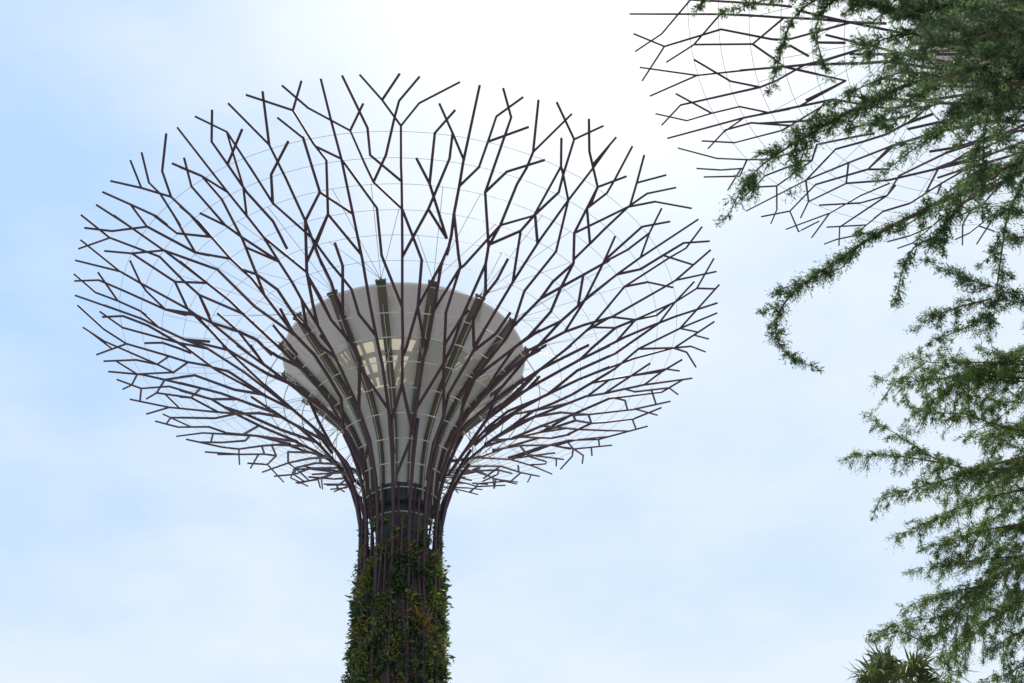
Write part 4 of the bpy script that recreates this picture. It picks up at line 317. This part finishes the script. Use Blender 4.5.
# ------------------------------------------------------------------ needle-leaved trees on the right
LIMBS_U = "5.13,4.59,7.70,0.15 4.86,5.17,7.77,0.18 4.47,5.51,7.76,0.19 4.15,5.68,7.68,0.19 3.90,5.80,7.58,0.18 3.65,5.94,7.45,0.17 3.39,6.06,7.33,0.15 3.21,6.16,7.16,0.13 3.13,6.25,6.95,0.11 3.19,6.27,6.72,0.10 3.29,6.20,6.57,0.08 3.42,6.19,6.50,0.08;4.82,3.81,7.62,0.26 4.19,3.87,7.50,0.26 3.82,3.93,7.43,0.26 3.49,4.05,7.42,0.25 3.21,4.17,7.35,0.23 2.94,4.31,7.26,0.21 2.69,4.43,7.16,0.18 2.49,4.60,7.11,0.14 2.36,4.70,6.95,0.11 2.28,4.86,6.84,0.08;4.56,3.48,7.46,0.25 3.82,3.44,7.47,0.22 3.33,3.45,7.50,0.19 2.99,3.45,7.55,0.15 2.66,3.48,7.57,0.10;2.81,3.48,7.62,0.07 2.58,3.59,7.53,0.07 2.53,3.74,7.47,0.07 2.49,3.86,7.33,0.07 2.45,4.02,7.18,0.06;2.84,3.49,7.60,0.06 2.73,3.65,7.56,0.07 2.76,3.79,7.45,0.08 2.82,3.89,7.36,0.07 2.86,3.96,7.29,0.06;2.67,3.47,7.56,0.07 2.38,3.51,7.54,0.06 2.20,3.60,7.55,0.05 2.10,3.66,7.56,0.04;1.97,3.51,7.57,0.04 1.90,3.59,7.54,0.04 1.87,3.66,7.51,0.04;4.67,3.93,7.66,0.19 4.21,3.99,7.39,0.22 4.12,4.16,7.20,0.23 4.12,4.35,7.05,0.22 4.13,4.55,6.88,0.20;5.26,4.50,8.11,0.15 4.95,4.80,8.28,0.15 4.70,5.08,8.40,0.15 4.57,5.34,8.43,0.13 4.47,5.56,8.46,0.12 4.34,5.83,8.47,0.10;5.15,4.70,7.60,0.11 4.71,4.87,7.52,0.14 4.41,5.06,7.45,0.15 4.35,5.22,7.35,0.15 4.27,5.34,7.14,0.12;4.40,5.14,7.38,0.08 4.31,5.36,7.25,0.10 4.12,5.39,7.21,0.11 4.05,5.50,7.15,0.11 3.97,5.58,6.97,0.09 3.94,5.73,6.83,0.08;5.59,5.05,8.17,0.14 5.50,5.48,8.21,0.15 5.46,5.86,8.08,0.16 5.49,6.16,7.93,0.17 5.53,6.46,7.76,0.16 5.52,6.68,7.54,0.15 5.46,6.78,7.47,0.13;5.52,6.47,7.75,0.13 5.34,6.58,7.96,0.12 5.21,6.66,8.16,0.10 5.08,6.66,8.26,0.08;5.52,6.55,7.67,0.13 5.30,6.80,7.76,0.13 5.17,7.00,7.82,0.11 5.01,7.16,7.78,0.08;5.51,6.66,7.56,0.11 5.26,6.78,7.47,0.10 5.13,6.89,7.46,0.09 5.02,6.97,7.46,0.06;5.88,6.14,7.42,0.12 5.67,6.40,7.52,0.13 5.56,6.51,7.67,0.13;5.60,5.40,7.73,0.12 5.43,5.63,7.84,0.13 5.28,5.71,8.05,0.12 5.16,5.89,8.14,0.08;5.69,5.66,7.57,0.12 5.53,5.77,7.77,0.12 5.41,5.96,7.86,0.12;4.02,3.10,6.71,0.19 3.34,2.97,6.45,0.17 3.02,3.00,6.38,0.15 2.78,3.06,6.35,0.12 2.58,3.12,6.30,0.07;4.31,3.58,6.74,0.17 3.77,3.61,6.56,0.15 3.42,3.57,6.55,0.13 3.14,3.64,6.55,0.10 3.00,3.78,6.53,0.07;4.10,3.05,6.96,0.13 3.51,2.94,6.77,0.11 3.19,3.01,6.66,0.08 2.94,3.08,6.64,0.05;4.48,3.38,7.30,0.18 4.16,3.46,7.22,0.15 3.87,3.51,7.12,0.12 3.77,3.66,6.96,0.09;3.96,3.28,6.64,0.12 3.42,3.18,6.54,0.10 3.15,3.34,6.47,0.09 2.93,3.48,6.39,0.08 2.78,3.62,6.37,0.07;3.33,3.60,7.40,0.11 3.15,3.65,7.34,0.12 3.06,3.76,7.32,0.11 3.00,3.82,7.32,0.09;3.38,3.87,7.33,0.09 3.17,3.95,7.27,0.10 3.02,4.06,7.27,0.10 2.94,4.16,7.24,0.08"
LIMBS_L = "9.99,10.41,9.39,0.49 9.18,10.93,9.48,0.47 8.69,11.24,9.39,0.42 8.39,11.48,9.37,0.36;9.97,10.98,8.60,0.46 9.16,11.38,8.83,0.44 8.72,11.68,8.88,0.39 8.49,11.88,8.83,0.33;10.03,11.65,7.87,0.47 9.22,12.06,8.08,0.44 8.83,12.31,8.13,0.40 8.54,12.54,8.09,0.33;9.64,9.62,10.00,0.48 8.84,9.98,10.08,0.53 8.32,10.24,9.92,0.50 7.89,10.51,9.82,0.42 7.50,10.78,9.64,0.31 7.26,10.89,9.53,0.18;8.32,10.26,9.90,0.38 7.78,10.34,9.95,0.35 7.39,10.43,10.01,0.29 7.05,10.40,10.15,0.18;8.05,10.42,9.78,0.37 7.56,10.49,9.77,0.35 7.12,10.64,9.80,0.28 6.70,10.71,9.87,0.18;8.00,10.47,9.77,0.25 7.77,10.44,10.02,0.23 7.66,10.36,10.22,0.19 7.63,10.28,10.34,0.12;8.42,10.17,9.90,0.22 8.28,10.26,10.12,0.19 8.13,10.29,10.23,0.13;9.74,10.48,8.76,0.32 8.66,10.85,9.15,0.30 8.26,10.89,9.32,0.29 7.92,10.88,9.49,0.26 7.54,11.07,9.60,0.23 7.20,11.07,9.72,0.19;9.61,10.43,8.56,0.41 8.50,10.84,8.70,0.38 7.84,11.10,8.63,0.33 7.36,11.06,8.77,0.27 6.93,10.99,9.10,0.20 6.46,10.91,9.43,0.13;7.45,11.04,8.71,0.27 6.91,11.06,8.81,0.23 6.48,11.13,8.89,0.18 6.12,11.31,8.93,0.13;7.88,11.08,8.62,0.31 7.41,11.19,8.52,0.28 7.00,11.35,8.47,0.24 6.52,11.56,8.38,0.16;9.72,10.79,8.32,0.45 8.66,11.40,8.51,0.42 8.06,11.71,8.49,0.37 7.54,12.01,8.34,0.28 7.08,12.24,8.20,0.19;9.81,11.23,7.94,0.46 8.79,11.78,8.17,0.43 8.25,12.03,8.17,0.35 7.79,12.25,8.10,0.26 7.50,12.44,8.07,0.16;9.84,11.47,7.69,0.46 8.76,12.00,7.81,0.43 8.16,12.25,7.86,0.35 7.71,12.39,7.90,0.26 7.45,12.56,7.89,0.16;9.52,11.22,7.34,0.41 8.42,11.60,7.49,0.39 8.11,11.73,7.42,0.38 7.72,11.96,7.21,0.34 7.39,12.21,6.82,0.30 7.01,12.35,6.73,0.26 6.64,12.36,6.90,0.20 6.31,12.44,6.84,0.15;7.94,11.90,7.31,0.34 7.50,12.06,7.28,0.32 7.21,12.25,7.25,0.26 6.92,12.33,7.19,0.15;7.59,12.13,7.02,0.34 7.26,12.22,6.98,0.30 6.97,12.38,7.00,0.23 6.69,12.44,6.95,0.15;9.61,11.57,7.07,0.48 8.59,12.15,7.20,0.45 8.10,12.43,7.04,0.41 7.76,12.63,6.77,0.35 7.49,12.84,6.64,0.28;9.53,11.88,6.51,0.35 8.56,12.26,6.40,0.30 8.01,12.44,6.23,0.25 7.68,12.56,6.11,0.19;9.93,10.35,9.34,0.43 9.18,10.74,9.52,0.40 8.59,10.93,9.73,0.37 8.25,11.05,9.91,0.32;9.95,12.07,7.16,0.43 9.11,12.40,7.55,0.41 8.61,12.65,7.51,0.36 8.31,12.90,7.40,0.30;9.68,11.90,6.80,0.36 8.78,12.28,6.90,0.33 8.39,12.59,6.81,0.29 8.15,12.80,6.69,0.22;10.07,11.35,8.33,0.40 9.19,11.82,8.52,0.38 8.75,12.15,8.54,0.33 8.51,12.39,8.42,0.27"
def resample(p, w, step):
    seg = np.linalg.norm(np.diff(p, axis=0), axis=1); s = np.concatenate([[0], np.cumsum(seg)]); k = max(4, int(s[-1] / step))
    u = np.linspace(0, s[-1], k)
    # smooth with Catmull-Rom like blending
    q = np.stack([np.interp(u, s, p[:, i]) for i in range(3)], 1)
    for _ in range(3): q[1:-1] = (q[:-2] + 2 * q[1:-1] + q[2:]) / 4
    return q, np.interp(u, s, w), s[-1]
def needle_tree(name, label, base, height, text, bark, leafm, leaf, step, rnd_seed, twig_angle, twig, shoots, spread, droop, lpt, fat):
    r = np.random.default_rng(rnd_seed)
    t = empty(name, base); tag(t, label, 'tree')
    base = np.array(base, float)
    b = MB(); tp = [(0.12 * math.sin(zv * .9), .1 * math.cos(zv * .7) - .1, zv) for zv in np.linspace(0, height, 12)]
    b.tube(tp, list(np.linspace(.24, .05, 12) * height / 11), 10); b.build('trunk', bark, t, True)
    for l in text.split(';'):
        a = np.array([[float(v) for v in q.split(',')] for q in l.split()]); p = a[:, :3]; wv = a[:, 3]
        # limb root on the trunk, a little lower than the limb's first point
        root = np.array((base[0], base[1], min(height - .3, max(1.0, p[0, 2] - .15 * np.linalg.norm(p[0, :2] - base[:2])))))
        attach = np.linalg.norm(p[0] - root) < 3.2 and np.linalg.norm(p[0, :2] - base[:2]) < 2.6
        p0 = np.vstack([root, p]) if attach else p
        w0 = np.concatenate([[wv[0]], wv]) if attach else wv
        q, ww, Ls = resample(p0, w0, .05)
        q = q + np.cumsum(r.normal(0, .004, q.shape), 0) * np.linspace(0, 1, len(q))[:, None] * .6
        b = MB(); k = len(q)
        r0 = (.008 + .006 * Ls) if attach else (.006 + .005 * Ls)
        b.tube((q - base)[::2], list(np.linspace(r0, .003, k))[::2], 5)
        limb_mesh = b
        # side shoots off the limb, then needled twigs along limb and shoots
        spines = [(q, np.minimum(ww, twig))]
        if shoots:
            u = .06 * Ls if attach else 0.0
            sgn = 1
            while u < Ls:
                i0 = min(k - 2, int(u / Ls * (k - 1))); hw = ww[i0]
                if hw > twig * .9:
                    tn = unit(q[i0 + 1] - q[i0]); up = np.array((0, 0, 1.0)); sd_ = unit(np.cross(tn, up)); nm = np.cross(sd_, tn)
                    ph_ = (0 if sgn > 0 else np.pi) + r.normal(0, spread); sgn = -sgn
                    an = math.radians(r.normal(58, 12)); dd = tn * math.cos(an) + (sd_ * math.cos(ph_) + nm * math.sin(ph_)) * math.sin(an)
                    ln_ = hw * r.uniform(.55, 1.55); m_ = max(4, int(ln_ / .04)); sv = np.linspace(0, 1, m_)[:, None]
                    sp = q[i0] + dd * sv * ln_ + tn * (sv ** 2) * ln_ * .25 + np.array((0, 0, -droop)) * (sv ** 2) * ln_ + np.cumsum(r.normal(0, .004, (m_, 3)), 0)
                    spines.append((sp, np.linspace(twig, twig * .55, m_) * r.uniform(.75, 1.15)))
                u += shoots * r.uniform(.5, 1.5) * (1.6 if hw < twig * 1.6 else 1)
        Vs = []; b2 = limb_mesh
        for si, (qs, hs) in enumerate(spines):
            kk = len(qs); Lq = np.linalg.norm(np.diff(qs, axis=0), axis=1).sum()
            if si: b2.tube((qs - base)[::2] if kk > 5 else qs - base, .0055, 3)
            ntuft = max(2, int(Lq / step)); s0 = np.sort(r.random(ntuft)) * (kk - 1.001)
            per = 7; s = np.clip(np.repeat(s0, per) + r.normal(0, .12, ntuft * per), 0, kk - 1.001)
            amp = np.repeat(r.uniform(.35, 1.25, ntuft), per)
            i = s.astype(int); fr = (s - i)[:, None]
            pos = qs[i] * (1 - fr) + qs[i + 1] * fr; tan = unit(qs[i + 1] - qs[i]); half = hs[i]; n_ = len(s)
            up = np.array((0, 0, 1.0)); side = unit(np.cross(tan, up)); nrm = np.cross(side, tan)
            ph = np.repeat(r.uniform(0, 2 * np.pi, ntuft), per) + r.normal(0, .55, n_)
            rad = side * np.cos(ph)[:, None] + nrm * np.sin(ph)[:, None]
            ang = np.radians(r.normal(twig_angle, 16, n_))[:, None]
            d = unit(tan * np.cos(ang) + rad * np.sin(ang))
            tl = half * amp * r.uniform(.5, 1.1, n_)
            nl = np.maximum(3, (tl / leaf * lpt).astype(int)); idx = np.repeat(np.arange(n_), nl); tot = len(idx)
            off = np.concatenate([np.arange(1, v + 1) / v for v in nl])
            c = pos[idx] + d[idx] * (off * tl[idx])[:, None] - up * (droop * off ** 2 * tl[idx])[:, None]
            ax = unit(d[idx] * r.uniform(.3, 1.0, (tot, 1)) + r.normal(0, .55, (tot, 3)) - up * droop)
            sd = unit(np.cross(ax, r.normal(0, 1, (tot, 3))))
            ln = leaf * r.uniform(.6, 1.3, tot) * (1.1 - .4 * off)
            Vs.append(leaf_quads(c, ax, sd, ln, ln * r.uniform(fat * .8, fat * 1.3, tot)))
        V = np.concatenate(Vs, 0) - base
        limb = limb_mesh.build('limb', bark, t, True)
        quads_obj('needles', V, leafm, limb)
    return t
needle_tree('conifer_tree', 'dark needle-leaved tree whose long drooping branches hang across the top right, one tip hooked', (5.30, 3.81, 0), 12.0, LIMBS_U, M['bark'], M['needle'], .044, .0185, 21, 44, .125, .085, .9, .12, 2.3, .115)
needle_tree('conifer_tree', 'feathery yellow-green needle-leaved tree at lower right with layered spreading branches', (9.93, 10.2, 0), 11.8, LIMBS_L, M['bark2'], M['needle2'], .054, .036, 37, 40, .17, .074, .45, .42, 2.2, .10)

# ------------------------------------------------------------------ fan palm at the bottom
def fan_palm(base, h, label, nfr, rb, seed):
    r = np.random.default_rng(seed); t = empty('palm_tree', base); tag(t, label, 'palm')
    b = MB(); b.tube([(0, 0, 0), (.03, .02, h * .5), (0, 0, h)], [.17, .14, .12], 10); b.build('trunk', M['bark2'], t, True)
    for k in range(nfr):
        a = k * 2.399 + r.uniform(-.3, .3); el = math.radians(82 - 120 * (k / nfr) + r.uniform(-14, 14))
        e = np.array((math.cos(a) * math.cos(el), math.sin(a) * math.cos(el), math.sin(el)))
        top = np.array((0, 0, h)); pl = rb * r.uniform(.45, .65); hub = top + e * pl + np.array((0, 0, -.05))
        b = MB(); b.tube([top, top + e * pl * .5 + np.array((0, 0, .03)), hub], [.02, .014, .011], 5); fr = b.build('frond', M['palm'], t)
        side = unit(np.cross(e, np.array((0, 0, 1.0))) + r.normal(0, .35, 3)); side = unit(side - e * side.dot(e)); size_ = r.uniform(.7, 1.15); nl = 34; qs = []
        for j in range(nl):
            u = math.radians(-115 + 230 * j / (nl - 1)); dv = e * math.cos(u) + side * math.sin(u)
            nrm = np.cross(side, e); dv = unit(dv + nrm * (.10 + .12 * r.random()))
            ll = rb * .62 * (1 - .25 * abs(u) / 2) * r.uniform(.72, 1.12) * size_; s_ = unit(np.cross(dv, nrm))
            w_ = .020; tip = hub + dv * ll + np.array((0, 0, -.34 * ll * r.uniform(.2, 2.0)))
            mid = hub + dv * ll * r.uniform(.42, .58); bend = r.uniform(-.12, .12) * ll * s_
            q3 = mid + (tip - mid) * .5 + bend * .3 + np.array((0, 0, .03 * ll)); tip = tip + bend
            qs.append([hub, mid + s_ * w_, q3, mid - s_ * w_]); qs.append([mid - s_ * w_, mid + s_ * w_, q3 + s_ * w_ * .6, q3 - s_ * w_ * .6]); qs.append([q3 - s_ * w_ * .6, q3 + s_ * w_ * .6, tip + s_ * .002, tip - s_ * .002])
        quads_obj('leaflets', np.array(qs), M['palm'], fr)
    return t
fan_palm((8.70, 16.6, 0), 7.38, 'fan palm with a bushy green crown at the bottom edge beside the feathery tree', 30, 1.15, 5)
